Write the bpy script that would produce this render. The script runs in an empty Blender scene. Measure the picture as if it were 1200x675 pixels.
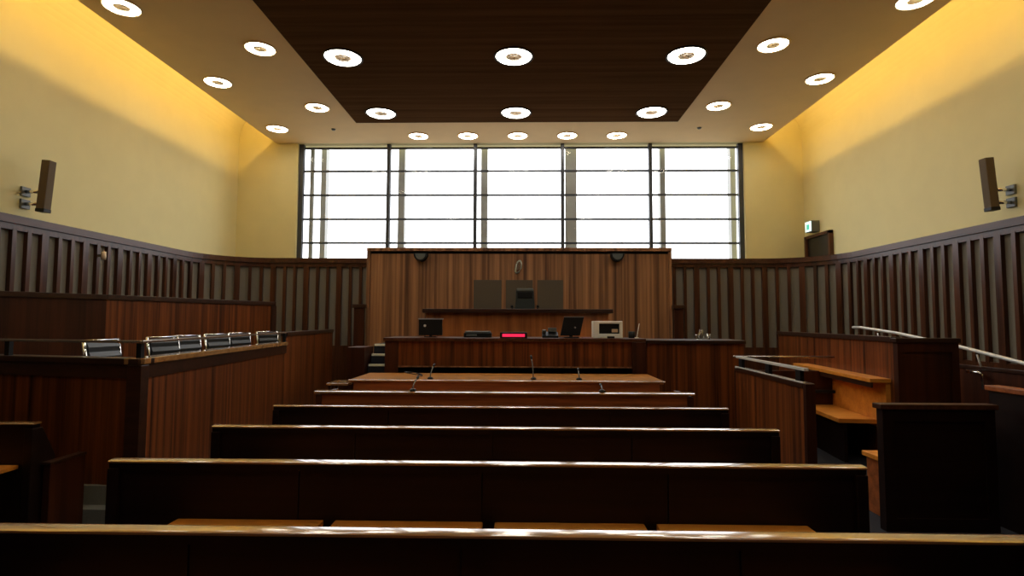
import bpy, bmesh, math, random
from mathutils import Vector, Matrix
random.seed(4)
S = bpy.context.scene
COL = S.collection
PI = math.pi

# ------------------------------------------------------------------ materials
def new_mat(name):
    m = bpy.data.materials.new(name); m.use_nodes = True
    nt = m.node_tree
    return m, nt, nt.nodes['Principled BSDF']

def rail_bar(mb, x0, x1, y0, y1, z0, z1):
    """Handrail-like moulding: crowned top that falls gently towards the near edge."""
    pts = [(y0, z0)]
    w = y1-y0
    for k in range(11):
        f = k/10; u = f-.75
        pts.append((y0+w*f, z1-w*.08*u*u-(.002 if k in (0, 10) else 0)))
    pts.append((y1, z0))
    mb.prism(pts, 'X', x0, x1)
    for f in mb.bm.faces: f.smooth = True
    mb.sharp = True
    return mb

def plain(name, col, rough=.5, metal=0., spec=.5, emit=None, es=0., noise=0.):
    m, nt, b = new_mat(name)
    b.inputs['Base Color'].default_value = (*col, 1)
    b.inputs['Roughness'].default_value = rough
    b.inputs['Metallic'].default_value = metal
    b.inputs['Specular IOR Level'].default_value = spec
    if emit:
        b.inputs['Emission Color'].default_value = (*emit, 1)
        b.inputs['Emission Strength'].default_value = es
    if noise:
        tc = nt.nodes.new('ShaderNodeTexCoord'); n = nt.nodes.new('ShaderNodeTexNoise')
        n.inputs['Scale'].default_value = 3; n.inputs['Detail'].default_value = 4
        nt.links.new(tc.outputs['Object'], n.inputs['Vector'])
        r = nt.nodes.new('ShaderNodeValToRGB')
        r.color_ramp.elements[0].position = .3; r.color_ramp.elements[1].position = .7
        r.color_ramp.elements[0].color = (*[c*(1-noise) for c in col], 1)
        r.color_ramp.elements[1].color = (*[min(1, c*(1+noise)) for c in col], 1)
        nt.links.new(n.outputs['Fac'], r.inputs['Fac']); nt.links.new(r.outputs['Color'], b.inputs['Base Color'])
    return m

def wood(name, dark, light, rough=.35, grain='Z', plank=0., coat=0., spec=.5, contrast=.6, fine=1., bump=.06):
    """Veneer: streaked noise along the grain, optional plank-wide tone changes."""
    m, nt, b = new_mat(name)
    N, L = nt.nodes.new, nt.links.new
    tc = N('ShaderNodeTexCoord'); oi = N('ShaderNodeObjectInfo')
    off = N('ShaderNodeVectorMath'); off.operation = 'SCALE'
    comb = N('ShaderNodeCombineXYZ')
    for k in range(3): L(oi.outputs['Random'], comb.inputs[k])
    off.inputs['Scale'].default_value = 37.
    L(comb.outputs[0], off.inputs[0])
    add = N('ShaderNodeVectorMath'); add.operation = 'ADD'
    L(tc.outputs['Object'], add.inputs[0]); L(off.outputs[0], add.inputs[1])
    def noise(sc_across, sc_along, detail, dist):
        mp = N('ShaderNodeMapping')
        s = [sc_across]*3; s['XYZ'.index(grain)] = sc_along
        mp.inputs['Scale'].default_value = s
        L(add.outputs[0], mp.inputs['Vector'])
        n = N('ShaderNodeTexNoise'); n.inputs['Scale'].default_value = 1
        n.inputs['Detail'].default_value = detail; n.inputs['Distortion'].default_value = dist
        L(mp.outputs[0], n.inputs['Vector']); return n
    n1 = noise(14*fine, .7, 6, .6)
    n2 = noise(60*fine, 1.5, 3, .2)
    mx = N('ShaderNodeMix'); mx.data_type = 'FLOAT'; mx.inputs['Factor'].default_value = .35
    L(n1.outputs['Fac'], mx.inputs['A']); L(n2.outputs['Fac'], mx.inputs['B'])
    src = mx.outputs['Result']
    if plank:
        n3 = noise(8.5*fine, .04, 1, 0)
        m2 = N('ShaderNodeMix'); m2.data_type = 'FLOAT'; m2.inputs['Factor'].default_value = plank
        L(src, m2.inputs['A']); L(n3.outputs['Fac'], m2.inputs['B']); src = m2.outputs['Result']
    r = N('ShaderNodeValToRGB')
    r.color_ramp.elements[0].position = .5-.28*contrast; r.color_ramp.elements[1].position = .5+.28*contrast
    r.color_ramp.elements[0].color = (*dark, 1); r.color_ramp.elements[1].color = (*light, 1)
    L(src, r.inputs['Fac']); L(r.outputs['Color'], b.inputs['Base Color'])
    b.inputs['Roughness'].default_value = rough
    b.inputs['Specular IOR Level'].default_value = spec
    b.inputs['Coat Weight'].default_value = coat
    b.inputs['Coat Roughness'].default_value = .09
    if coat >= 1: b.inputs['Coat IOR'].default_value = 2.1
    bp = N('ShaderNodeBump'); bp.inputs['Strength'].default_value = bump; bp.inputs['Distance'].default_value = .004
    L(n2.outputs['Fac'], bp.inputs['Height']); L(bp.outputs[0], b.inputs['Normal'])
    return m

def fabric(name, col, rough=.9):
    m, nt, b = new_mat(name)
    N, L = nt.nodes.new, nt.links.new
    tc = N('ShaderNodeTexCoord'); n = N('ShaderNodeTexNoise'); n.inputs['Scale'].default_value = 220
    n.inputs['Detail'].default_value = 2
    L(tc.outputs['Object'], n.inputs['Vector'])
    r = N('ShaderNodeValToRGB')
    r.color_ramp.elements[0].color = (*[c*.75 for c in col], 1); r.color_ramp.elements[1].color = (*[c*1.25 for c in col], 1)
    L(n.outputs['Fac'], r.inputs['Fac']); L(r.outputs['Color'], b.inputs['Base Color'])
    b.inputs['Roughness'].default_value = rough; b.inputs['Specular IOR Level'].default_value = .2
    bp = N('ShaderNodeBump'); bp.inputs['Strength'].default_value = .2; bp.inputs['Distance'].default_value = .002
    L(n.outputs['Fac'], bp.inputs['Height']); L(bp.outputs[0], b.inputs['Normal'])
    return m

def glass_mat(name, tint=(1, 1, 1), gloss=.008):
    m = bpy.data.materials.new(name); m.use_nodes = True
    nt = m.node_tree; nt.nodes.clear()
    o = nt.nodes.new('ShaderNodeOutputMaterial'); t = nt.nodes.new('ShaderNodeBsdfTransparent')
    g = nt.nodes.new('ShaderNodeBsdfGlossy'); mx = nt.nodes.new('ShaderNodeMixShader')
    t.inputs['Color'].default_value = (*tint, 1); g.inputs['Roughness'].default_value = .02
    mx.inputs[0].default_value = gloss
    nt.links.new(t.outputs[0], mx.inputs[1]); nt.links.new(g.outputs[0], mx.inputs[2]); nt.links.new(mx.outputs[0], o.inputs[0])
    return m

M = dict(
    wall=plain('yellow_paint', (.72, .645, .33), .75, noise=.02),
    soffit=plain('tan_ceiling_paint', (.92, .70, .385), .8, noise=.02),
    vault=plain('cove_paint', (.78, .64, .30), .8, noise=.02),
    carpet=fabric('grey_carpet', (.028, .028, .036)),
    carpet_l=fabric('light_grey_carpet', (.24, .24, .21)),
    nosing=plain('pale_nosing', (.93, .88, .68), .5),
    strip=fabric('taupe_fabric', (.21, .19, .155)),
    ceilwood=wood('dark_ceiling_veneer', (.080, .043, .020), (.14, .078, .038), .9, 'X', .5, spec=0.),
    dado=wood('dark_dado_timber', (.030, .010, .004), (.125, .044, .019), .3, 'Z', .3, spec=.3),
    rail=wood('dado_rail_timber', (.04, .014, .006), (.11, .040, .018), .34, 'Y', 0, spec=.3),
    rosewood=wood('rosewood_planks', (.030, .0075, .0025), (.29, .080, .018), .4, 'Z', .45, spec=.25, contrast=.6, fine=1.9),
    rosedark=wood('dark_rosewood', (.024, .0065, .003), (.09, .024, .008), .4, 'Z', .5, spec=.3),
    cap=wood('dark_cap_timber', (.022, .009, .005), (.06, .022, .011), .3, 'X', 0),
    board=wood('backboard_veneer', (.10, .038, .015), (.50, .235, .10), .4, 'Z', .6, contrast=.55, fine=1.8),
    orange=wood('orange_teak_lit', (.66, .20, .022), (.95, .40, .06), .35, 'X', .3, coat=.1),  # lighter wood, its colour also brightened for the light seats and ledges catch
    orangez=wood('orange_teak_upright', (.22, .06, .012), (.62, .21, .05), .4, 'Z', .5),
    polished=wood('polished_rail', (.36, .17, .055), (.62, .34, .13), .14, 'X', 0, coat=1., spec=.9, bump=.015),
    table=wood('table_top_lit_teak', (.55, .20, .035), (.88, .42, .10), .28, 'X', .3, coat=.6),  # teak with the reflected orange and strong light put into its colour
    litwood=wood('red_brown_lit_front', (.17, .045, .014), (.55, .17, .05), .38, 'X', .3),  # brighter copy of the pew wood, painting in light on the fronts
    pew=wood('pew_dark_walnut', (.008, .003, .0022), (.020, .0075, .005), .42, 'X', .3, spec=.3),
    black=plain('black_plastic', (.010, .010, .011), .45, spec=.25),
    leather=plain('black_leather', (.012, .014, .014), .45),
    darkgreen=plain('dark_green_leather', (.03, .036, .034), .45),
    grey=plain('grey_plastic', (.12, .13, .12), .45),
    greymetal=plain('grey_aluminium', (.30, .31, .32), .4, .6),
    frame=plain('dark_window_frame', (.05, .055, .065), .4, .3),
    outer=plain('pale_grey_column', (.34, .35, .34), .5),
    chrome=plain('chrome', (.85, .85, .86), .12, 1.),
    steel=plain('steel_rail_painted_sheen', (.80, .79, .76), .2, 0., .8),  # pale base colour stands in for window light reflected off the steel
    bronze=plain('bronze_rail', (.50, .43, .36), .22, .8),
    white=plain('white_plastic', (.93, .91, .82), .4),
    cream=plain('cream_plastic', (.75, .55, .35), .4),
    silver=plain('silver_emblem', (.55, .60, .55), .3, .7),
    inset=fabric('brown_inset_fabric', (.125, .098, .070)),
    speaker=fabric('brown_speaker_cloth', (.14, .105, .07)),
    glass=glass_mat('window_glass'),
    clear=glass_mat('clear_tumbler', (.9, .92, .92), .2),
    diff=plain('lamp_diffuser', (.9, .9, .85), .4, emit=(1., .93, .78), es=17.),
    red=plain('red_led_strip', (.3, .01, .03), .3, emit=(1., .03, .11), es=.68),
    sign=plain('exit_sign_face', (.8, .9, .9), .3, emit=(.75, .95, .95), es=.75),
    signg=plain('exit_sign_green', (.05, .5, .35), .3, emit=(.1, .7, .5), es=.5),
    rec=plain('door_leaf_black', (.010, .008, .007), .4),
)

# ------------------------------------------------------------------ mesh helpers
class MB:
    def __init__(s): s.bm = bmesh.new(); s.sharp = False
    def hexa(s, co, bev=0, seg=2):
        vs = [s.bm.verts.new(c) for c in co]
        fs = [(0, 3, 2, 1), (4, 5, 6, 7), (0, 1, 5, 4), (1, 2, 6, 5), (2, 3, 7, 6), (3, 0, 4, 7)]
        faces = [s.bm.faces.new([vs[i] for i in f]) for f in fs]
        if bev:
            ed = list({e for f in faces for e in f.edges})
            bmesh.ops.bevel(s.bm, geom=ed, offset=bev, segments=seg, affect='EDGES', profile=.6)
        return s
    def box(s, x0, x1, y0, y1, z0, z1, bev=0):
        return s.hexa([(x0, y0, z0), (x1, y0, z0), (x1, y1, z0), (x0, y1, z0), (x0, y0, z1), (x1, y0, z1), (x1, y1, z1), (x0, y1, z1)], bev)
    def slab(s, p, q, t0, t1, z0, z1, bev=0):
        """Upright board along plan segment p->q, from offset t0 to t1 measured to the left of the walk."""
        d = Vector((q[0]-p[0], q[1]-p[1])).normalized(); n = Vector((-d.y, d.x))
        c = [(p[0]+n.x*t0, p[1]+n.y*t0), (q[0]+n.x*t0, q[1]+n.y*t0), (q[0]+n.x*t1, q[1]+n.y*t1), (p[0]+n.x*t1, p[1]+n.y*t1)]
        if t1 < t0: c = [c[3], c[2], c[1], c[0]]
        return s.hexa([(*k, z0) for k in c]+[(*k, z1) for k in c], bev)
    def prism(s, poly, axis, a0, a1, bev=0):
        """Polygon in the two other axes (order XY / XZ / YZ), extruded along axis."""
        def mk(u, v, a):
            return {'X': (a, u, v), 'Y': (u, a, v), 'Z': (u, v, a)}[axis]
        b = [s.bm.verts.new(mk(u, v, a0)) for u, v in poly]; t = [s.bm.verts.new(mk(u, v, a1)) for u, v in poly]
        n = len(poly); fs = [s.bm.faces.new(b[::-1]), s.bm.faces.new(t)]
        for i in range(n): fs.append(s.bm.faces.new((b[i], b[(i+1) % n], t[(i+1) % n], t[i])))
        if bev:
            ed = list({e for f in fs for e in f.edges})
            bmesh.ops.bevel(s.bm, geom=ed, offset=bev, segments=2, affect='EDGES', profile=.6)
        return s
    def sheet(s, pts, axis, a0, a1):
        """Open ribbon: a profile extruded along an axis (used for curved walls)."""
        def mk(u, v, a): return {'X': (a, u, v), 'Y': (u, a, v), 'Z': (u, v, a)}[axis]
        A = [s.bm.verts.new(mk(u, v, a0)) for u, v in pts]; B = [s.bm.verts.new(mk(u, v, a1)) for u, v in pts]
        for i in range(len(pts)-1):
            f = s.bm.faces.new((A[i], A[i+1], B[i+1], B[i])); f.smooth = True
        return s
    def tube(s, pts, r, seg=10, closed=False):
        pts = [Vector(p) for p in pts]; rings = []
        n = len(pts)
        for i, p in enumerate(pts):
            a = pts[i-1] if (i or closed) else p; b = pts[(i+1) % n] if (i < n-1 or closed) else p
            d = (b-a).normalized(); up = Vector((0, 0, 1)) if abs(d.z) < .95 else Vector((1, 0, 0))
            u = d.cross(up).normalized(); v = u.cross(d)
            rr = r[i] if isinstance(r, (list, tuple)) else r
            rings.append([s.bm.verts.new(p+u*rr*math.cos(2*PI*k/seg)+v*rr*math.sin(2*PI*k/seg)) for k in range(seg)])
        for i in range(n if closed else n-1):
            A, B = rings[i], rings[(i+1) % n]
            for k in range(seg):
                f = s.bm.faces.new((A[k], A[(k+1) % seg], B[(k+1) % seg], B[k])); f.smooth = True
        if not closed:
            s.bm.faces.new(rings[0][::-1]); s.bm.faces.new(rings[-1])
        return s
    def lathe(s, prof, c=(0, 0, 0), seg=40, loop=False, axis='Z', smooth=True):
        rings = []
        for r, z in prof:
            ring = []
            for k in range(seg):
                a = 2*PI*k/seg; u, v = r*math.cos(a), r*math.sin(a)
                p = {'Z': (u, v, z), 'Y': (u, z, v), 'X': (z, u, v)}[axis]
                ring.append(s.bm.verts.new((c[0]+p[0], c[1]+p[1], c[2]+p[2])))
            rings.append(ring)
        n = len(prof)
        for i in range(n if loop else n-1):
            A, B = rings[i], rings[(i+1) % n]
            for k in range(seg):
                f = s.bm.faces.new((A[k], A[(k+1) % seg], B[(k+1) % seg], B[k])); f.smooth = smooth
        if not loop:
            if prof[0][0] > 1e-5: s.bm.faces.new(rings[0][::-1])
            if prof[-1][0] > 1e-5: s.bm.faces.new(rings[-1])
        return s
    def rot(s, mat):
        bmesh.ops.transform(s.bm, matrix=mat, verts=s.bm.verts); return s
    def build(s, name, mat, parent=None, origin=None):
        """Link as one object. World coordinates go in; vertices are stored relative to the thing's base."""
        bmesh.ops.remove_doubles(s.bm, verts=s.bm.verts, dist=1e-6)
        bmesh.ops.recalc_face_normals(s.bm, faces=s.bm.faces)
        o0 = Vector((0, 0, 0)); p = parent
        while p is not None: o0 += Vector(p.location); p = p.parent
        loc = Vector(origin)-o0 if origin is not None else Vector((0, 0, 0))
        bmesh.ops.translate(s.bm, vec=-(o0+loc), verts=s.bm.verts)
        me = bpy.data.meshes.new(name); s.bm.to_mesh(me); s.bm.free()
        me.set_sharp_from_angle(angle=.5) if s.sharp else None
        me.materials.append(M[mat] if isinstance(mat, str) else mat)
        o = bpy.data.objects.new(name, me); COL.objects.link(o); o.location = loc
        if parent is not None: o.parent = parent
        return o

def tag(o, label=None, cat=None, group=None, kind=None):
    if label: o['label'] = label
    if cat: o['category'] = cat
    if group: o['group'] = group
    if kind: o['kind'] = kind
    return o
def empty(name, loc, label, cat, group=None):
    o = bpy.data.objects.new(name, None); COL.objects.link(o); o.location = loc
    o.empty_display_size = .1
    return tag(o, label, cat, group)
def dup(root, loc, rz, label, group=None):
    r = root.copy(); COL.objects.link(r); r.location = loc; r.rotation_euler = (0, 0, rz); r['label'] = label
    if group: r['group'] = group
    for ch in list(root.children):
        c = ch.copy(); COL.objects.link(c); c.parent = r
        for g in list(ch.children):
            d = g.copy(); COL.objects.link(d); d.parent = c
    return r
def structure(o, label=None): o['kind'] = 'structure'; return tag(o, label)

# ------------------------------------------------------------------ room shell
XW, YB, YR = 6.3, 12.2, -2.6            # painted side walls, window wall, wall behind the camera
ZS, ZC = 5.6, 6.5                       # soffit, vault crown
structure(MB().box(-6.5, 6.5, YR-.2, 12.4, -.2, 0).build('floor', 'carpet'))
for sx, side in ((-1, 'left'), (1, 'right')):
    arc = [(sx*(5.45+.85*math.cos(t)), 5.65+.85*math.sin(t)) for t in [k*PI/2/14 for k in range(15)]]
    inner = [(sx*XW, 0.0)]+arc
    outer = [(sx*5.45, 6.7), (sx*6.5, 6.7), (sx*6.5, 0.0)]
    structure(MB().prism(inner+outer, 'Y', YR, YB).build('wall_'+side, 'wall'))
structure(MB().box(-5.45, 5.45, YR, YB, ZC, ZC+.2).build('ceiling', 'vault'))
sof = structure(MB().box(-5.45, 5.45, YR, YB, ZS, ZS+.12).build('ceiling_soffit', 'soffit'))
structure(MB().box(-3.23, 3.20, YR, 10.86, ZS-.025, ZS-.001, .004).build('ceiling_panel', 'ceilwood'))
structure(MB().box(-6.5, 6.5, YR-.2, YR, 0, 6.7).build('wall_rear', 'rosedark'))
WX0, WX1, WZ0, WZ1 = -4.95, 5.02, 2.62, ZS
wb = MB()
wb.box(-6.5, WX0, YB, YB+.3, 0, 6.7); wb.box(WX1, 6.5, YB, YB+.3, 0, 6.7)
wb.box(WX0, WX1, YB, YB+.3, 0, WZ0); wb.box(WX0, WX1, YB, YB+.3, ZS, 6.7)
structure(wb.build('wall_back', 'wall'))

# window: dark inner frame, five bays, outer skin with pale columns
win = MB()
yf = YB+.12
win.box(WX0, WX0+.10, yf-.05, yf+.05, WZ0, WZ1); win.box(WX1-.10, WX1, yf-.05, yf+.05, WZ0, WZ1)
win.box(WX0, WX1, yf-.05, yf+.05, WZ0, WZ0+.08)
window = structure(win.build('window_1', 'frame'))
for x in (-2.91, -.95, 1.01, 2.97):
    MB().box(x-.038, x+.038, yf-.07, yf+.06, WZ0, WZ1, .006).build('mullion', 'frame', window)
for z in (5.53, 5.0, 4.45, 3.90, 3.36, 2.85):
    MB().box(WX0+.1, WX1-.1, yf+.02, yf+.055, z-.022, z+.022).build('transom', 'frame', window)
MB().box(WX0+.05, WX1-.05, yf-.004, yf+.004, WZ0, WZ1).build('pane', 'glass', window)
for x, w in ((-4.56, .06), (-2.72, .075), (-.78, .075), (1.24, .13), (3.36, .06), (4.98, .06)):
    MB().box(x-w, x+w, YB+.55, YB+.75, WZ0-.4, WZ1+.6).build('outer_column', 'outer', window)
MB().box(-4.80, -4.72, YB+.35, YB+.42, WZ0-.3, WZ1+.4).build('outer_column', 'outer', window)

# ------------------------------------------------------------------ slatted dado round the room
DZ = 2.90
def arc_path(sx):
    pts = [(sx*6.2, YR), (sx*6.2, 10.1)]
    for k in range(1, 13):
        t = k*PI/2/12; pts.append((sx*(5.0+1.2*math.cos(t)), 10.1+1.25*math.sin(t)))
    pts.append((sx*2.0+sx*1.06, 11.35)); return pts
def resample(pts):
    L = [0]
    for a, b in zip(pts, pts[1:]): L.append(L[-1]+math.dist(a, b))
    def at(s):
        s = max(0, min(L[-1], s))
        for i in range(len(pts)-1):
            if s <= L[i+1]:
                k = (s-L[i])/(L[i+1]-L[i]); a, b = pts[i], pts[i+1]
                return (a[0]+(b[0]-a[0])*k, a[1]+(b[1]-a[1])*k)
    return at, L[-1]
for sx, side in ((-1, 'left'), (1, 'right')):
    at, tot = resample(arc_path(sx))
    out = 1*sx                                   # offset sign: into the room is to the left of the walk on the right side
    step = .12; n = int(tot/step)
    poly = [at(i*tot/n) for i in range(n+1)]
    def ring(off0, off1, z0, z1, mb):
        """Continuous band following the curved plan."""
        P = []
        for i, p in enumerate(poly):
            a = poly[max(0, i-1)]; b = poly[min(n, i+1)]
            d = Vector((b[0]-a[0], b[1]-a[1])).normalized(); nn = Vector((-d.y, d.x))*out
            P.append([(p[0]+nn.x*o, p[1]+nn.y*o) for o in (off0, off1)])
        V = [[mb.bm.verts.new((*q[0], z0)), mb.bm.verts.new((*q[1], z0)), mb.bm.verts.new((*q[1], z1)), mb.bm.verts.new((*q[0], z1))] for q in P]
        for A, B in zip(V, V[1:]):
            for k in range(4): mb.bm.faces.new((A[k], A[(k+1) % 4], B[(k+1) % 4], B[k]))
        mb.bm.faces.new(V[0][::-1]); mb.bm.faces.new(V[-1])
        return mb
    fr = MB()
    ring(-.06, .0, 0, 1.10, fr); ring(-.06, .0, 2.72, 2.80, fr)
    s = .12; k = 0
    while s < tot-.05:
        w = .105 if k % 3 == 0 else .058            # wide batten between bays of three strips
        fr.slab(at(s), at(s+w), -.055*out, .004*out, 1.08, 2.74)
        s += w+.155; k += 1
    dado = structure(fr.build('wall_panelling_'+side, 'dado'), 'dark timber panelling with upright fabric strips along the '+side+' wall')
    fb = MB(); ring(-.075, -.05, 1.05, 2.78, fb); fb.build('fabric_backing', 'strip', dado)
    rl = MB(); ring(-.075, .03, 2.80, DZ, rl); rl.build('top_rail', 'rail', dado)
ld = MB()
ld.prism([(-6.2, 10.1)]+[(-(5.0+1.2*math.cos(t)), 10.1+1.25*math.sin(t)) for t in [k*PI/24 for k in range(1, 13)]]
         + [(5.0+1.2*math.cos(t), 10.1+1.25*math.sin(t)) for t in [PI/2-k*PI/24 for k in range(0, 12)]]+[(6.2, 10.1), (6.29, 10.1), (6.29, YB-.005), (-6.29, YB-.005), (-6.29, 10.1)], 'Z', 2.86, 2.895)
structure(ld.build('trim_1', 'rail'))

# door opening high on the right wall and the exit sign above it
dr = MB()
dr.box(6.22, 6.30, 11.08, 11.15, 2.9, 3.45); dr.box(6.22, 6.30, 12.0, 12.07, 2.9, 3.45); dr.box(6.22, 6.30, 11.08, 12.07, 3.39, 3.45)
door = structure(dr.build('door_1', 'dado'))
MB().box(6.265, 6.29, 11.15, 12.0, 2.9, 3.39).build('door_leaf', 'rec', door)

# ------------------------------------------------------------------ ceiling ring lights
def ring_light(r, loc, label, group, dark):
    t = empty('ring_downlight', loc, label, 'ceiling light', group)
    z = loc[2]
    c = (loc[0], loc[1], z)
    prof = [(r*.46, -.004), (r*.50, -.018), (r*.72, -.030), (r*.95, -.020), (r, -.004), (r, 0.0), (r*.46, 0.0)]
    MB().lathe(prof, c, 48, True).build('diffuser', 'diff', t)
    MB().lathe([(0.0001, -.002), (r*.30, -.010), (r*.47, -.016), (r*.47, 0), (0.0001, 0)], c, 40, True).build('centre_plate', 'soffit' if not dark else 'cream', t)
    MB().lathe([(r, -.004), (r*1.05, -.022), (r*1.12, -.012), (r*1.12, 0), (r, 0)], c, 48, True).build('trim_ring', 'black' if dark else 'soffit', t)
    return t
zs, zd = ZS-.001, ZS-.026
big = None
G1 = 'large ring lights in the dark ceiling panel'; G2 = 'small ring lights in the pale soffit'
rows = {10.33: 'row nearer the window', 8.09: 'row nearer the camera'}
for y, rt in rows.items():
    for x, pt in ((-2.59, 'left end'), (-.01, 'middle'), (2.56, 'right end')):
        lab = f'large ring light in dark timber ceiling panel, {pt} of the {rt}'
        if big is None: big = ring_light(.265, (x, y, zd), lab, G1, True)
        else: dup(big, (x, y, zd), 0, lab)
for y, rt in ((5.85, 'third row from the window'), (3.61, 'fourth row from the window'), (1.37, 'rear row above the back pews')):  # unseen rows continuing the grid, added to light the rear pews
    for x, pt in ((-2.59, 'left'), (-.01, 'middle'), (2.56, 'right')):
        dup(big, (x, y, zd), 0, f'large ring light added out of view, {pt} of the {rt}')
small = None
sp = []
for i, x in enumerate((-2.13, -1.06, .01, 1.07, 2.13)):
    sp.append((x, 11.70, 'small ring light in the soffit strip above window, ' + ['first', 'second', 'third', 'fourth', 'fifth'][i] + ' from the left'))
for sx, side in ((-1, 'left'), (1, 'right')):
    for y, w in ((6.74, 'nearest the camera'), (8.97, 'second from the window'), (11.22, 'nearest the window')):
        sp.append((sx*4.99, y, f'small ring light in outer line of the {side} soffit, {w}'))
    for y, w in ((7.84, 'farther from the window'), (10.09, 'nearer the window')):
        sp.append((sx*3.73, y, f'small ring light in inner line of the {side} soffit, {w}'))
for x, y, lab in sp:
    if small is None: small = ring_light(.20, (x, y, zs), lab, G2, False)
    else: dup(small, (x, y, zs), 0, lab)
for x, lab in ((-3.83, 'tiny dark ceiling sensor in soffit above the left end of the window'), (3.75, 'tiny dark ceiling sensor in soffit above the right end of the window')):
    tag(MB().lathe([(.0001, -.03), (.03, -.025), (.045, -.006), (.045, 0), (.0001, 0)], (x, 11.27, zs), 20, True).build('ceiling_sensor', 'grey', origin=(x, 11.27, zs)), lab, 'sensor')

# ------------------------------------------------------------------ pews
PC, PH = -.06, 1.93
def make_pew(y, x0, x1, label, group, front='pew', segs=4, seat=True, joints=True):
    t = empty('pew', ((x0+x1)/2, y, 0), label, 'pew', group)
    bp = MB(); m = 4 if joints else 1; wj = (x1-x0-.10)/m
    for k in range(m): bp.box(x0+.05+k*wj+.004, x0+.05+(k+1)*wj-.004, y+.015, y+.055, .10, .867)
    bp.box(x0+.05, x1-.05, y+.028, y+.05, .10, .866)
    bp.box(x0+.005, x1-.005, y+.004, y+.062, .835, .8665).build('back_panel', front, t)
    rail_bar(MB(), x0, x1, y, y+.066, .867, .88).build('top_rail', 'polished', t)
    prof = [(y-.005, 0), (y+.20, 0), (y+.20, .62), (y+.08, .84), (y-.005, .84)] if not seat else [(y-.005, 0), (y+.50, 0), (y+.50, .50), (y+.44, .56), (y+.14, .62), (y+.08, .84), (y-.005, .84)]
    for a in (x0, x1-.06):
        MB().prism(prof, 'X', a, a+.06, .006).build('end_panel', front, t)
    if seat:
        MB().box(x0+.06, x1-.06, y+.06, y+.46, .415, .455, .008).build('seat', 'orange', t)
        MB().box(x0+.06, x1-.06, y+.40, y+.43, .10, .415).build('seat_front', front, t)
    if segs:
        a0, a1 = (x0+.34, x1-.27) if segs > 3 else (x0+.1, x1-.07); w = (a1-a0)/segs
        for k in range(segs):
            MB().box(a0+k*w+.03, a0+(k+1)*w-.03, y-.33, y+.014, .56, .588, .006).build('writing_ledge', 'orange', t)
        for k in range(1, segs):
            c = a0+k*w
            MB().prism([(y+.014, .25), (y-.05, .25), (y-.30, .53), (y-.30, .555), (y+.014, .555)], 'X', c-.028, c+.028).build('ledge_bracket', front, t)
    return t
GP = 'long pews facing the judge'
make_pew(1.92, PC-PH, PC+PH, 'long dark pew nearest the camera, cut off by the picture bottom', GP)
make_pew(2.86, PC-PH, PC+PH, 'long dark pew second from the camera, with orange writing ledge segments behind', GP)
make_pew(3.81, PC-PH, PC+PH, 'long dark pew third from the camera with shining top rail', GP)
make_pew(4.74, PC-PH, PC+PH, 'long dark pew fourth from the camera, behind the red-brown bench', GP)
make_pew(3.86, -6.0, -3.28, 'short dark pew with orange ledge beside the steps of the left box', None, segs=3, seat=False, joints=False)

# front bench and counsel table
def desk_row(y, label):
    x0, x1 = PC-1.95, PC+1.95
    t = empty('counsel_bench', (PC, y, 0), label, 'bench')
    rail_bar(MB(), x0, x1, y-.01, y+.11, .855, .88).build('desk_top', 'polished', t)
    MB().box(x0+.05, x1-.05, y+.02, y+.06, .06, .855).build('front_panel', 'litwood', t)
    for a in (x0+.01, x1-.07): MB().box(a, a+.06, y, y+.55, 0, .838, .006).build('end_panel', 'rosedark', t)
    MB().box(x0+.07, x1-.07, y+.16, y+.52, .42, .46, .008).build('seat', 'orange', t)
    return t
desk_row(5.74, 'red-brown front bench with narrow shining top and microphones, behind the counsel table')
t = empty('counsel_table', (PC, 7.3, 0), 'long counsel table with orange top in front of the clerk desk', 'table')
MB().box(PC-1.95, PC+1.93, 6.90, 7.80, .84, .879, .004).build('table_top', 'table', t)
rail_bar(MB(), PC-1.95, PC+1.93, 6.84, 6.90, .86, .882).build('edge_moulding', 'polished', t)
MB().box(PC-1.89, PC+1.87, 6.86, 6.90, .10, .86).build('front_panel', 'litwood', t)
for a in (PC-1.90, PC-.03, PC+1.83): MB().box(a, a+.06, 6.93, 7.72, 0, .84).build('leg_panel', 'rosedark', t)
# cream-edged little shelf at the far end of the front bench
t = empty('side_table', (-2.17, 7.05, 0), 'small low side table beside the end of the counsel table', 'table')
MB().box(-2.30, -2.03, 6.9, 7.25, .80, .83, .006).build('table_top', 'polished', t)
for x, y in ((-2.29, 6.93), (-2.07, 6.93), (-2.29, 7.2), (-2.07, 7.2)):
    MB().box(x, x+.03, y, y+.03, 0, .80).build('leg', 'rosedark', t)

# gooseneck microphones
def mic(name, loc, h, lean, label):
    t = empty(name, loc, label, 'microphone', 'desk microphones')
    x, y, z = loc
    MB().lathe([(.0001, 0), (.036, 0), (.036, .012), (.022, .026), (.0001, .028)], loc, 20, True).build('base', 'black', t)
    pts = [(x+lean*(k/8)**2, y+.10*(k/8)**2, z+.025+h*k/8) for k in range(9)]
    MB().tube(pts, .007, 8).build('gooseneck', 'grey', t)
    e = Vector(pts[-1]); d = (Vector(pts[-1])-Vector(pts[-2])).normalized()
    MB().tube([e, e+d*.015, e+d*.05, e+d*.06], [.009, .014, .014, .006], 10).build('head', 'black', t)
    return t
mic('microphone', (-1.02, 6.98, .88), .12, .02, 'short black microphone on the counsel table near its dark recess end')
mic('microphone', (.27, 7.0, .88), .22, -.02, 'tall thin gooseneck microphone near middle of the counsel table')
mic('microphone', (.84, 6.98, .88), .08, .0, 'small black microphone on counsel table, right of the tall gooseneck')
mic('microphone', (-1.0, 5.79, .878), .09, .02, 'dark microphone on the red-brown front bench, left one of its pair')
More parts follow.
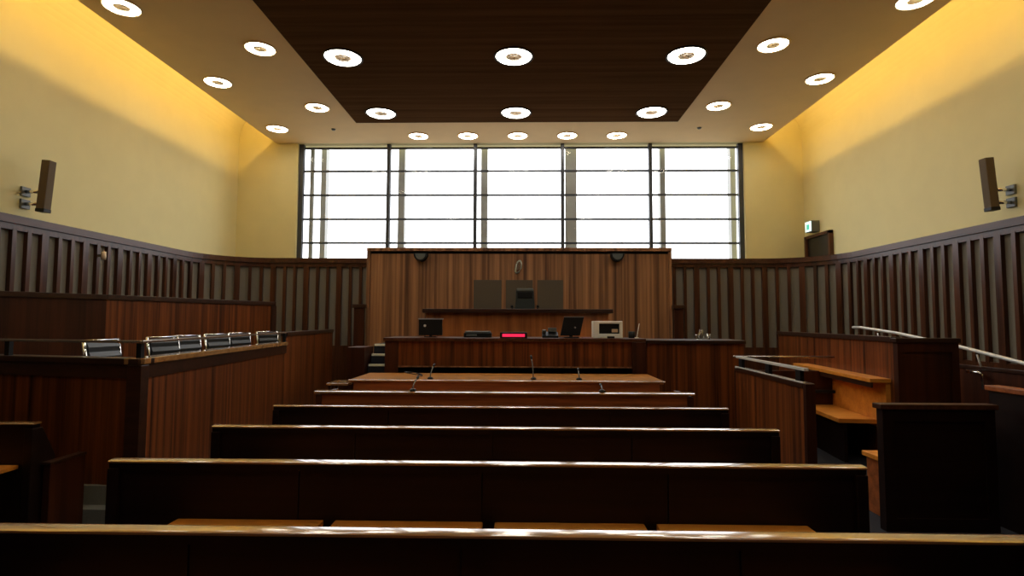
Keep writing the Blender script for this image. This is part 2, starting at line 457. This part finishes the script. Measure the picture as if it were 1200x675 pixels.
mic('microphone', (.96, 5.79, .878), .03, .0, 'stubby dark microphone on the red-brown front bench, right one of its pair')
cb = MB()
cb.tube([(-1.30+.11*math.cos(a)+.02*a/6, 7.25+.08*math.sin(a), .89+.05*abs(math.sin(a*.5))) for a in [k*.35 for k in range(30)]], .006, 6)
tag(cb.build('cable', 'black', origin=(-1.3, 7.25, .88)), 'loose coil of dark cable lying on the counsel table', 'cable')

# ------------------------------------------------------------------ left box with chairs
A, B, Cc, Dd = (-2.87, 4.34), (-6.18, 5.06), (-3.27, 7.94), (-3.62, 10.9)
jb = empty('jury_box', (-4.4, 6.5, 0), 'raised dark timber jury box with ledge and chairs on the left side', 'jury box')
def chain(mb, pts, t0, t1, z0, z1, bev=0):
    for p, q in zip(pts, pts[1:]): mb.slab(p, q, t0, t1, z0, z1, bev)
    return mb
MB().slab(B, A, 0, .05, 0, 1.24).build('front_panel', 'rosewood', jb)
MB().box(-2.97, -2.855, 4.325, 4.42, 0, 1.245, .004).build('corner_post', 'cap', jb)
MB().slab(A, Cc, 0, .05, 0, 1.24).build('side_panel', 'rosewood', jb)
MB().slab(A, Cc, -.012, .0, 1.14, 1.25).slab(B, A, -.012, 0, 1.14, 1.25).build('fascia', 'cap', jb)
MB().slab(B, A, -.03, .13, 1.25, 1.30, .008).build('ledge', 'cap', jb)
MB().slab(A, Cc, -.03, .13, 1.252, 1.302, .008).build('ledge', 'polished', jb)
MB().slab(Cc, Dd, 0, .06, 0, 1.38).build('end_screen', 'rosewood', jb)
MB().slab(Cc, Dd, -.02, .08, 1.38, 1.44, .008).build('end_screen_cap', 'cap', jb)
MB().prism([(-3.0, 4.5), (-3.33, 7.94), (-3.68, 10.85), (-6.15, 10.85), (-6.15, 5.2)], 'Z', 0, .56).build('platform', 'carpet', jb)
rl = MB()
rl.slab(B, A, -.01, .02, 1.418, 1.440, .005); rl.slab(A, Cc, -.01, .02, 1.419, 1.441, .005)
rail = rl.build('top_rail', 'bronze', jb)
for p in ((-4.23, 4.65), (-2.92, 4.40), (-3.26, 7.86), (-5.6, 4.95)):
    MB().box(p[0]-.02, p[0]+.02, p[1]-.02, p[1]+.02, 1.29, 1.42).build('rail_post', 'black', jb)
MB().box(-3.40, -2.88, 4.28, 4.42, 0, .15, .004).build('step', 'carpet_l', jb)
MB().box(-3.40, -2.88, 4.385, 4.43, .15, .30, .004).build('step', 'carpet_l', jb)
MB().slab((-3.22, 3.95), (-3.22, 4.27), 0, .05, 0, .57, .004).build('step_side_panel', 'rosedark', jb)
MB().slab((-3.22, 3.94), (-3.22, 4.27), -.01, .06, .57, .59, .004).build('step_side_cap', 'cap', jb)

# back screen of the rear tier
bs = empty('rear_tier_screen', (-4.6, 7.2, .56), 'tall red-brown timber screen behind the chairs of the left box', 'screen')
E0, E1, E2 = (-6.17, 6.50), (-5.56, 7.47), (-4.49, 10.26)
MB().slab(E0, E1, 0, .06, .56, 1.88).build('front_panel', 'rosedark', bs)  # darker copy of the side's wood paints the shade on this face
MB().slab(E1, E2, 0, .06, .56, 1.88).build('side_panel', 'rosewood', bs)
MB().slab(E0, E1, -.02, .08, 1.88, 1.95, .006).build('cap', 'cap', bs)
MB().slab(E1, E2, -.02, .08, 1.882, 1.952, .006).build('cap', 'cap', bs)
d = Vector((E2[0]-E1[0], E2[1]-E1[1])).normalized()
MB().slab((E2[0]-d.x*.1, E2[1]-d.y*.1), (E2[0]+d.x*.02, E2[1]+d.y*.02), -.015, .075, .56, 1.88).build('end_post', 'cap', bs)

def make_chair(label, group):
    """Cantilever chair, faces local +X, base at the origin."""
    t = empty('sled_chair', (0, 0, 0), label, 'chair', group)
    for sy in (-.205, .205):
        pts = [(-.26, sy, .86), (-.235, sy, .70), (-.20, sy, .47), (-.16, sy, .43), (.20, sy, .44), (.245, sy, .41), (.25, sy, .36), (.22, sy, .05), (.19, sy, .016), (-.24, sy, .016)]
        MB().tube(pts, .017, 8).build('side_frame', 'chrome', t)
    MB().tube([(-.24, -.205, .016), (-.24, .205, .016)], .014, 8).tube([(-.262, -.21, .86), (-.262, .21, .86)], .009, 8).build('cross_bar', 'chrome', t)
    st = [(-.17, .455), (-.10, .44), (.05, .445), (.20, .458), (.22, .44), (.05, .425), (-.10, .42), (-.17, .435)]
    MB().prism(st, 'Y', -.188, .188, .004).build('seat', 'leather', t)
    bp = []
    for k in range(9):                                   # padded ribs up the back
        f = k/8; bp.append((-.195-.055*f+.012*(k % 2)+.018*math.sin(PI*f), .50+.345*f))
    bp += [(x-.032, z) for x, z in reversed(bp)]
    MB().prism(bp, 'Y', -.187, .187, .003).build('backrest', 'leather', t)
    return t
GC = 'chairs in the left box'
ords = ['first', 'second', 'third', 'fourth', 'fifth', 'last']
cp = [(-3.42, 4.97, 0), (-3.50, 5.90, -9), (-3.58, 6.46, -8), (-3.66, 7.22, -13), (-3.76, 7.98, -14), (-3.88, 9.05, -24)]
ch = None
for i, (x, y, rz) in enumerate(cp):
    lab = f'black chair with chrome frame in the left box, {ords[i]} counting away from the box corner'
    if ch is None:
        ch = make_chair(lab, GC); ch.location = (x, y, .56); ch.rotation_euler = (0, 0, math.radians(rz))
    else: dup(ch, (x, y, .56), math.radians(rz), lab)

# ------------------------------------------------------------------ right box
P0, P1 = (2.93, 5.60), (3.03, 7.65)
rb = empty('enclosed_box', (3.6, 6.6, 0), 'timber enclosure with low rail beside the right end of the pews', 'enclosure')
MB().slab(P0, P1, 0, -.06, 0, .95).build('front_panel', 'rosewood', rb)
MB().slab(P0, P1, .02, -.10, .95, 1.0, .006).build('ledge', 'cap', rb)
MB().slab(P1, (4.36, 7.65), 0, .06, 0, .95).build('cross_panel', 'rosedark', rb)
MB().slab((2.925, 5.54), (2.925, 5.60), .012, -.08, 0, 1.0, .004).build('end_post', 'rosedark', rb)
rl = MB(); rl.slab(P0, P1, .0, -.045, 1.12, 1.15, .006); rl.build('top_rail', 'steel', rb)
MB().tube([(3.0, 7.65, 1.135), (4.36, 7.66, 1.135)], .013, 8).build('cross_rail', 'bronze', rb)
for q in ((2.958, 5.75), (2.995, 6.55), (3.035, 7.45)):
    MB().box(q[0]-.02, q[0]+.02, q[1]-.05, q[1]+.05, 1.0, 1.12).build('rail_post', 'black', rb)
MB().slab((2.95, 5.62), (3.03, 7.62), -.0, .022, .985, 1.012, .004).build('ledge_trim', 'steel', rb)

Q0, Q1 = (4.20, 6.20), (4.63, 9.89)
def qoff(s, o):
    d = Vector((Q1[0]-Q0[0], Q1[1]-Q0[1])); L = d.length; d.normalize(); return (Q0[0]+d.x*s-d.y*o, Q0[1]+d.y*s+d.x*o)
hb = empty('high_back_bench', (4.3, 7.0, 0), 'high-backed timber bench with orange seat and shelf, inside the right enclosure', 'bench')
MB().slab(Q0, Q1, 0, -.06, 0, 1.39).build('back_panel', 'rosewood', hb)
MB().slab(Q0, Q1, .02, -.08, 1.39, 1.45, .006).build('back_cap', 'cap', hb)
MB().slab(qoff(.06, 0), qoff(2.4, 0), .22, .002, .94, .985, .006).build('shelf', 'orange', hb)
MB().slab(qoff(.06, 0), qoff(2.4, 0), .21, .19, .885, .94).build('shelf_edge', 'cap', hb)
MB().slab(qoff(.08, 0), qoff(2.4, 0), .05, .002, .42, .94).build('lower_back', 'orange', hb)  # orange light on the back panel put into this board's colour
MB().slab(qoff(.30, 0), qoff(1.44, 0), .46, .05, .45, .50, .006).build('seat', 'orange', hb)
MB().slab(qoff(.32, 0), qoff(1.42, 0), .40, .36, 0, .45).build('seat_front', 'pew', hb)
MB().slab(qoff(1.36, 0), qoff(1.42, 0), .44, .05, .66, .70, .006).build('armrest', 'black', hb)
eb = MB(); eb.box(4.17, 4.82, 6.10, 6.16, 0, 1.39)
eb.box(4.17, 4.24, 6.085, 6.10, 0, 1.39); eb.box(4.75, 4.82, 6.085, 6.10, 0, 1.39); eb.box(4.24, 4.75, 6.085, 6.10, 1.29, 1.39)
eb.build('end_panel', 'rosedark', hb)
MB().box(4.15, 4.84, 6.07, 6.18, 1.39, 1.44, .006).build('end_cap', 'cap', hb)

sb = empty('side_bench', (3.3, 4.6, 0), 'dark panelled bench end standing alone beside the right aisle', 'bench')
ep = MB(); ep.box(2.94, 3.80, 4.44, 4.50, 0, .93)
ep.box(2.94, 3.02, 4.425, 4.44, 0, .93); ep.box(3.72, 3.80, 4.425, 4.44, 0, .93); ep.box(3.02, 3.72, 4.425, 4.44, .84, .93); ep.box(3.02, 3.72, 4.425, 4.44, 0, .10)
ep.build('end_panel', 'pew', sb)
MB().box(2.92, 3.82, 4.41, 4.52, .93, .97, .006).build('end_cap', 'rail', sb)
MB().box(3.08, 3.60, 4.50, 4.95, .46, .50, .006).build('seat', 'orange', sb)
MB().box(3.11, 3.14, 4.50, 4.93, 0, .46).build('seat_front', 'litwood', sb)
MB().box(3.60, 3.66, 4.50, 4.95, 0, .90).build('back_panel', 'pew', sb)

pt = empty('low_partition', (3.95, 2.0, 0), 'long low dark partition beside the panelled bench end at the far right', 'partition')
MB().box(3.92, 3.98, -.5, 4.62, 0, 1.06).build('panel', 'pew', pt)
MB().box(3.90, 4.02, -.5, 4.64, 1.06, 1.10, .006).build('cap', 'litwood', pt)
bl = empty('stair_balustrade', (5.45, 6.5, 0), 'brown timber balustrade below the white handrail on the right', 'balustrade')
MB().slab((5.40, 4.4), (5.55, 9.2), 0, -.05, 0, 1.06).build('panel', 'rosedark', bl)
MB().slab((5.40, 4.4), (5.55, 9.2), .015, -.065, 1.06, 1.10, .005).build('cap', 'cap', bl)
hr = [(5.44, 4.6, .96+.02), (5.44, 5.05, 1.03), (5.45, 5.78, 1.115), (5.47, 6.85, 1.28), (5.49, 8.0, 1.42), (5.50, 8.86, 1.49), (5.50, 9.05, 1.49)]
h = tag(MB().tube([(x-.06, y, z+.04) for x, y, z in hr], .022, 10).build('handrail', 'steel', origin=(5.45, 6.5, 1.1)), 'white sloping metal handrail in front of the right wall slats', 'handrail')
for y, z in ((6.6, 1.24), (8.4, 1.45)):
    MB().tube([(5.47, y, 1.07), (5.42, y, z)], .01, 8).build('bracket', 'steel', h)
t = empty('grab_handle', (5.3, 6.2, .9), 'small bent chrome grab handle at the end of the brown balustrade', 'handle')
MB().tube([(5.36, 6.66, 1.04), (5.36, 6.50, 1.04), (5.36, 6.47, 1.02), (5.36, 6.46, .85)], .013, 8).build('grip', 'chrome', t)
MB().box(5.345, 5.45, 6.62, 6.68, 1.02, 1.06, .004).build('mount', 'chrome', t)

# ------------------------------------------------------------------ judge's end
dz = 1.23
ds = structure(MB().box(-2.27, 3.0, 9.03, 10.86, 0, dz).build('floor_dais', 'carpet'))
st = empty('dais_steps', (-2.1, 8.6, 0), 'short flight of dark steps with pale nosings up to the dais', 'steps')
for k in range(6):
    y0, z1 = 8.15+.16*k*1.0, .33+.15*(k+1)
    MB().box(-2.27, -1.93, y0, 9.02, 0 if k == 0 else z1-.15, z1).build('tread', 'carpet', st)
    MB().box(-2.26, -1.94, y0-.012, y0+.04, z1-.028, z1+.004, .003).build('nosing', 'nosing', st)
sw = tag(MB().box(-2.56, -2.29, 8.5, 9.0, 0, 1.20, .006).build('step_side_wall', 'rosedark', origin=(-2.42, 8.75, 0)), 'dark timber cheek wall standing left of the dais steps', 'partition')

cd = empty('clerk_desk', (0, 8.6, 0), 'wide timber clerk desk with dark recess below its front', 'desk')
MB().box(-1.70, 1.73, 8.20, 8.25, .94, 1.31).build('front_panel', 'rosewood', cd)
MB().box(-1.70, 1.73, 8.19, 8.26, .925, .945, .003).build('front_edge_strip', 'board', cd)
MB().box(-1.92, 1.93, 8.15, 8.95, 1.31, 1.36, .008).build('desk_top', 'rail', cd)
MB().box(-1.70, 1.73, 8.55, 8.60, 0, 1.31).build('recessed_base', 'pew', cd)
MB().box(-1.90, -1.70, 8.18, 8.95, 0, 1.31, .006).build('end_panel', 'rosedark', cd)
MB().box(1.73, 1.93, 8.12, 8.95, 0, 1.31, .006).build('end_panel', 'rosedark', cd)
ws = empty('witness_stand', (2.65, 8.7, 0), 'plain timber witness stand joined to the right end of clerk desk', 'witness stand')
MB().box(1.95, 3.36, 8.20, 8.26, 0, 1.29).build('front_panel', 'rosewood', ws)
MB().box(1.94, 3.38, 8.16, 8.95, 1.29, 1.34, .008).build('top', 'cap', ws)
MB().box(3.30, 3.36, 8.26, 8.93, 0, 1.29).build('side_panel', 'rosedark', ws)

jd = empty('judge_bench', (.05, 9.8, 0), "raised judge's bench with bright orange front and dark top", 'bench')
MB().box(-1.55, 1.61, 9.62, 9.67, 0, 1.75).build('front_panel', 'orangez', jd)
MB().box(-1.60, 1.68, 9.52, 10.02, 1.75, 1.82, .008).build('bench_top', 'cap', jd)
for a in (-1.55, 1.55): MB().box(a, a+.06, 9.67, 10.0, 1.23, 1.75).build('end_panel', 'rosedark', jd)

bb = empty('backboard', (.04, 11.0, 0), "tall wide timber backboard behind the judge's bench under the window", 'wall panel')
MB().box(-2.90, 2.98, 10.90, 11.0, 0, 2.94).build('board', 'board', bb)
MB().box(-2.90, 2.98, 10.95, 11.0, 2.94, 2.985).build('shadow_gap', 'black', bb)
MB().box(-2.96, 3.04, 10.84, 11.33, 2.985, 3.055, .008).build('top_cap', 'board', bb)
for a in (-2.96, 2.98): MB().box(a, a+.06, 10.86, 11.33, 0, 2.985).build('edge_stile', 'board', bb)
for a, b in ((-.84, -.29), (-.205, .325), (.415, .92)):
    MB().box(a, b, 10.885, 10.90, 1.70, 2.42, .004).build('fabric_inset', 'inset', bb)
for x0, x1, lab in ((-3.16, -2.97, 'short dark timber post at left edge of the backboard'), (3.05, 3.22, 'short dark timber post at right edge of the backboard')):
    w = tag(MB().box(x0, x1, 10.75, 10.85, 0, 1.86).build('side_post', 'rosedark', origin=((x0+x1)/2, 10.8, 0)), lab, 'post')
    MB().box(x0-.03, x1+.03, 10.72, 10.85, 1.86, 1.93, .005).build('post_cap', 'cap', w)
# black half-round speakers under the cap
for x, lab in ((-1.88, 'black half-round speaker under left part of the backboard cap'), (1.97, 'black half-round speaker under right part of the backboard cap')):
    prof = [(x+.135*math.cos(a), 2.935+.155*math.sin(a)) for a in [-PI*k/16 for k in range(17)]]
    s = tag(MB().prism(prof, 'Y', 10.76, 10.90, .006).build('wall_speaker', 'black', origin=(x, 10.83, 2.78)), lab, 'speaker', 'speakers on the backboard')
    MB().prism([(x+.10*math.cos(a), 2.925+.115*math.sin(a)) for a in [-PI*k/16 for k in range(17)]], 'Y', 10.752, 10.765).build('grille', 'grey', s)
# harp emblem
hp = empty('harp_emblem', (.03, 10.89, 2.68), 'small silver harp emblem on the backboard above the fabric insets', 'emblem')
def hpt(u, v): return (.035+u, 10.882, 2.68+v)
MB().tube([hpt(.045, .125), hpt(.065, .06), hpt(.055, -.03), hpt(.02, -.10), hpt(-.035, -.13)], [.013, .016, .015, .014, .012], 8).build('pillar', 'silver', hp)
MB().tube([hpt(.045, .125), hpt(.01, .115), hpt(-.015, .09), hpt(-.03, .055)], [.013, .014, .013, .011], 8).build('neck', 'silver', hp)
MB().tube([hpt(-.03, .055), hpt(-.045, -.02), hpt(-.055, -.09), hpt(-.035, -.13)], [.012, .016, .02, .014], 8).build('soundboard', 'silver', hp)
hs = MB()
for k in range(5):
    f = k/4; hs.tube([hpt(-.033-.02*f, .04-.12*f), hpt(.035+.012*f-.02*f*f, .11-.13*f)], .0025, 5)
hs.build('strings', 'silver', hp)
# judge's chair
jc = empty('judge_chair', (.17, 10.35, dz), "dark high-backed chair with highlight painted on its top behind the judge's bench", 'chair')
MB().prism([(-.03, 1.62), (.37, 1.62), (.335, 2.20), (.32, 2.225), (.02, 2.225), (.005, 2.20)], 'Y', 10.36, 10.43, .012).build('backrest', 'darkgreen', jc)
MB().box(.015, .325, 10.33, 10.37, 2.165, 2.222, .012).build('top_highlight', 'grey', jc)  # pale block paints the highlight along the chair's top edge
MB().box(.03, .31, 10.345, 10.365, 2.04, 2.15, .01).build('back_cushion', 'black', jc)
MB().box(-.06, .40, 9.98+.08, 10.40, 1.62, 1.72, .02).build('seat', 'darkgreen', jc)
for x in (-.09, .38):
    MB().box(x, x+.05, 10.08, 10.42, 1.86, 1.90, .01).build('armrest', 'black', jc)
    MB().box(x+.01, x+.04, 10.32, 10.36, 1.66, 1.86).build('arm_support', 'black', jc)
MB().lathe([(.03, dz+.06), (.03, 1.62)], (.17, 10.22, 0), 16).build('stem', 'black', jc)
bm_ = MB()
for k in range(5):
    a = 2*PI*k/5+.3
    bm_.tube([(.17, 10.22, dz+.08), (.17+.20*math.cos(a), 10.22+.20*math.sin(a), dz+.03)], .018, 8)
bm_.build('base', 'black', jc)

# things on the clerk desk (top at 1.36)
tz = 1.36
mo = empty('monitor', (-1.27, 8.45, tz), 'square black monitor with a white spot at left end of clerk desk', 'monitor')
MB().box(-1.45, -1.09, 8.43, 8.48, tz+.03, tz+.275, .008).build('casing', 'black', mo)
MB().box(-1.46, -1.08, 8.425, 8.485, tz+.268, tz+.285, .004).build('top_edge', 'greymetal', mo)
MB().lathe([(.0001, -.004), (.018, -.002), (.020, 0), (.0001, .001)], (-1.355, 8.428, tz+.175), 16, True, 'Y').build('badge', 'white', mo)
MB().box(-1.36, -1.18, 8.40, 8.56, tz, tz+.015, .004).box(-1.29, -1.25, 8.45, 8.50, tz+.012, tz+.06).build('stand', 'black', mo)
pr = empty('recorder', (-.55, 8.5, tz), 'flat dark grey recording machine on the clerk desk between monitor and red display', 'recorder')
MB().box(-.76, -.34, 8.40, 8.62, tz, tz+.07, .012).build('body', 'black', pr)
MB().box(-.74, -.36, 8.42, 8.60, tz+.068, tz+.095, .01).build('lid', 'grey', pr)
MB().box(-.72, -.56, 8.393, 8.402, tz+.02, tz+.05, .002).build('tape_slot', 'grey', pr)
rd = empty('display', (.02, 8.3, tz), 'narrow black display glowing red on front edge of clerk desk', 'display')
MB().box(-.20, .20, 8.16, 8.25, tz, tz+.085, .006).build('casing', 'black', rd)
MB().box(-.165, .165, 8.153, 8.162, tz+.018, tz+.062, .002).build('screen', 'red', rd)
ph = empty('telephone', (.55, 8.45, tz), 'dark desk telephone left of the tilted black screen', 'telephone')
MB().prism([(8.38, tz), (8.58, tz), (8.58, tz+.09), (8.38, tz+.03)], 'X', .43, .67, .006).build('body', 'black', ph)
MB().box(.43, .49, 8.38, 8.60, tz+.085, tz+.12, .012).build('handset', 'grey', ph)
MB().box(.52, .65, 8.50, 8.57, tz+.085, tz+.15, .006).build('display_flap', 'grey', ph)
sc = empty('tilted_screen', (.88, 8.45, tz), 'black computer screen tilted sideways beside the white box', 'monitor')
q = [(.70, tz+.03), (1.00, tz+.035), (1.06, tz+.315), (.76, tz+.315)]
MB().prism(q, 'Y', 8.42, 8.46, .006).build('casing', 'black', sc)
MB().prism([(.76, tz+.308), (1.06, tz+.308), (1.062, tz+.322), (.762, tz+.322)], 'Y', 8.415, 8.465).build('top_edge', 'greymetal', sc)
MB().lathe([(.0001, -.004), (.013, -.002), (.014, 0), (.0001, .001)], (.925, 8.419, tz+.155), 16, True, 'Y').build('badge', 'greymetal', sc)
MB().box(.76, .98, 8.38, 8.56, tz, tz+.016, .004).box(.84, .89, 8.44, 8.50, tz+.012, tz+.07).build('stand', 'black', sc)
wbx = empty('white_box', (1.42, 8.42, tz), 'cream white box-shaped device with dark window on the clerk desk', 'device')
fr = MB()
x0, x1, z0, z1, yb = 1.195, 1.63, tz, tz+.255, 8.36
fr.box(x0, x1, yb+.05, 8.62, z0, z1, .012)
fr.box(x0, x0+.085, yb, yb+.05, z0, z1, .01); fr.box(x1-.045, x1, yb, yb+.05, z0, z1, .01)
fr.box(x0, x1, yb+.001, yb+.05, z1-.04, z1, .01); fr.box(x0, x1, yb+.001, yb+.05, z0, z0+.065, .01)
fr.build('casing', 'white', wbx)
MB().box(x0+.085, x1-.045, yb+.03, yb+.052, z0+.065, z1-.04).build('window', 'black', wbx)
MB().box(1.47, 1.56, yb+.012, yb+.032, z0+.085, z0+.135, .004).build('dial', 'cream', wbx)
tag(MB().box(1.39, 1.49, 8.24, 8.32, tz, tz+.03, .006).build('stapler', 'black', origin=(1.44, 8.28, tz)), 'small black object lying in front of the white box', 'stapler')
tag(MB().box(1.02, 1.17, 8.22, 8.40, tz, tz+.012, .002).build('notebook', plain('pink_paper', (.34, .14, .16), .7), origin=(1.1, 8.3, tz)), 'dull pink papers lying left of the white box', 'papers')
cu = tag(MB().lathe([(.0001, tz), (.045, tz), (.05, tz+.02), (.05, tz+.10), (.044, tz+.10), (.044, tz+.01), (.0001, tz+.01)], (1.78, 8.45, 0), 24, True).build('pen_pot', 'black', origin=(1.78, 8.45, tz)), 'black pen pot near right end of the clerk desk', 'pot')
tag(MB().tube([(1.845, 8.40, tz+.004), (1.865, 8.41, tz+.10), (1.89, 8.42, tz+.22)], [.008, .007, .004], 8).tube([(1.845, 8.40, tz), (1.845, 8.40, tz+.012)], .03, 14).build('desk_pen', 'white', origin=(1.85, 8.4, tz)), 'white pen standing upright in its holder beside the black pot', 'pen')
wz = 1.34
for i, (x, hh, lab) in enumerate(((2.78, .085, 'clear water glass on the witness stand, left one'), (2.95, .085, 'clear water glass on the witness stand, right one'))):
    tag(MB().lathe([(.0001, wz), (.03, wz), (.037, wz+hh), (.033, wz+hh), (.027, wz+.01), (.0001, wz+.01)], (x, 8.5, 0), 20, True).build('water_glass', 'clear', origin=(x, 8.5, wz)), lab, 'glass', 'water glasses')
tag(MB().lathe([(.0001, wz), (.05, wz), (.06, wz+.06), (.04, wz+.12), (.03, wz+.15), (.026, wz+.15), (.036, wz+.12), (.055, wz+.06), (.045, wz+.01), (.0001, wz+.01)], (2.865, 8.58, 0), 20, True).build('carafe', 'clear', origin=(2.865, 8.58, wz)), 'clear glass carafe between two glasses on the witness stand', 'carafe')

# ------------------------------------------------------------------ column speakers, exit sign, wall sensor
for sx, side, y in ((-1, 'left', 6.95), (1, 'right', 7.05)):
    zc = 3.33 if sx < 0 else 3.36
    t = empty('column_speaker', (sx*6.25, y, zc-.35), f'slim brown column speaker tilted forward on bracket, on the {side} wall', 'speaker', 'column speakers')
    R_ = Matrix.Translation((sx*6.03, y, zc)) @ Matrix.Rotation(-sx*.07, 4, 'Y')
    MB().box(-.055, .055, -.055, .055, -.33, .33, .01).rot(R_).build('cabinet', 'speaker', t)
    MB().box(-.058, .058, -.058, .058, -.345, -.30, .006).rot(R_).build('end_cap', 'black', t)
    for z in (-.08, -.24):
        MB().tube([(sx*6.29, y-.02, zc+z), (sx*6.10, y-.02, zc+z)], .022, 10).build('bracket_arm', 'chrome', t)
        MB().box(min(sx*6.30, sx*6.27), max(sx*6.30, sx*6.27), y-.08, y+.05, zc+z-.06, zc+z+.06, .004).build('bracket_plate', 'grey', t)
es = empty('exit_sign', (6.2, 11.7, 3.50), 'small lit white and green sign box above the dark doorway', 'sign')
MB().box(6.13, 6.30, 11.57, 11.82, 3.50, 3.73, .006).build('casing', 'grey', es)
MB().box(6.118, 6.132, 11.58, 11.81, 3.51, 3.72, .002).build('face', 'sign', es)
MB().box(6.112, 6.120, 11.64, 11.74, 3.55, 3.66).build('pictogram', 'signg', es)
h = tag(MB().lathe([(.0001, 0), (.03, 0), (.035, .05), (.03, .12), (.0001, .13)], (-6.12, 8.1, 2.50), 16, True).build('wall_sensor', 'cream', origin=(-6.12, 8.1, 2.5)), 'tiny cream sensor fixed to the timber slats of the left wall', 'sensor')
MB().box(-6.20, -6.11, 8.085, 8.115, 2.54, 2.58).build('bracket', 'grey', h)

# ------------------------------------------------------------------ light
w = bpy.data.worlds.new('overcast_sky'); S.world = w; w.use_nodes = True
bg = w.node_tree.nodes['Background']
bg.inputs['Color'].default_value = (.90, .94, 1.0, 1); bg.inputs['Strength'].default_value = 3.2
wn, wl = w.node_tree.nodes.new, w.node_tree.links.new
tc = wn('ShaderNodeTexCoord'); sx_ = wn('ShaderNodeSeparateXYZ'); rp = wn('ShaderNodeValToRGB')   # hazy sky over a darker ground
wl(tc.outputs['Generated'], sx_.inputs[0]); wl(sx_.outputs['Z'], rp.inputs['Fac']); wl(rp.outputs['Color'], bg.inputs['Color'])
rp.color_ramp.elements[0].position = 0.; rp.color_ramp.elements[0].color = (.26, .25, .23, 1)
rp.color_ramp.elements[1].position = .03; rp.color_ramp.elements[1].color = (.95, .97, 1., 1)
def area(name, loc, rot, sx, sy, e, col, portal=False):
    l = bpy.data.lights.new(name, 'AREA'); l.shape = 'RECTANGLE'; l.size = sx; l.size_y = sy; l.energy = e; l.color = col
    if portal: l.cycles.is_portal = True
    o = bpy.data.objects.new(name, l); COL.objects.link(o); o.location = loc; o.rotation_euler = rot
    o['kind'] = 'helper'
    return o
area('window_portal', (0, YB+.31, 4.1), (-PI/2, 0, 0), 10.0, 3.0, 1, (1, 1, 1), True)
for sx in (-1, 1):   # fluorescent battens lying on top of the soffit
    area('cove_batten', (sx*5.15, 4.8, 6.02), (0, -sx*PI/2, 0), .07, 14.2, 92, (1., .66, .22))

# ------------------------------------------------------------------ camera
cam = bpy.data.cameras.new('camera'); co = bpy.data.objects.new('camera', cam); COL.objects.link(co)
cam.sensor_fit = 'HORIZONTAL'; cam.sensor_width = 36; cam.lens = 650/1200*36; cam.clip_start = .05
rx, up, bk = (0.99976898, 0.02149384, 0), (0.00130376, -0.06064332, 0.99815865), (0.02145426, -0.99792805, -0.06065733)
roll = .0036                       # the horizontals fall slightly to the right
rx, up = ([a*math.cos(roll)+b*math.sin(roll) for a, b in zip(rx, up)], [b*math.cos(roll)-a*math.sin(roll) for a, b in zip(rx, up)])
co.matrix_world = Matrix(((rx[0], up[0], bk[0], .15), (rx[1], up[1], bk[1], 0), (rx[2], up[2], bk[2], 1.6), (0, 0, 0, 1)))
S.camera = co
S.view_settings.view_transform = 'Standard'; S.view_settings.look = 'None'
S.view_settings.gamma = 1; S.view_settings.use_curve_mapping = False; S.view_settings.exposure = .35
S.cycles.use_denoising = True
S.cycles.max_bounces = 10; S.cycles.diffuse_bounces = 5; S.cycles.transparent_max_bounces = 12
S.cycles.sample_clamp_indirect = 8
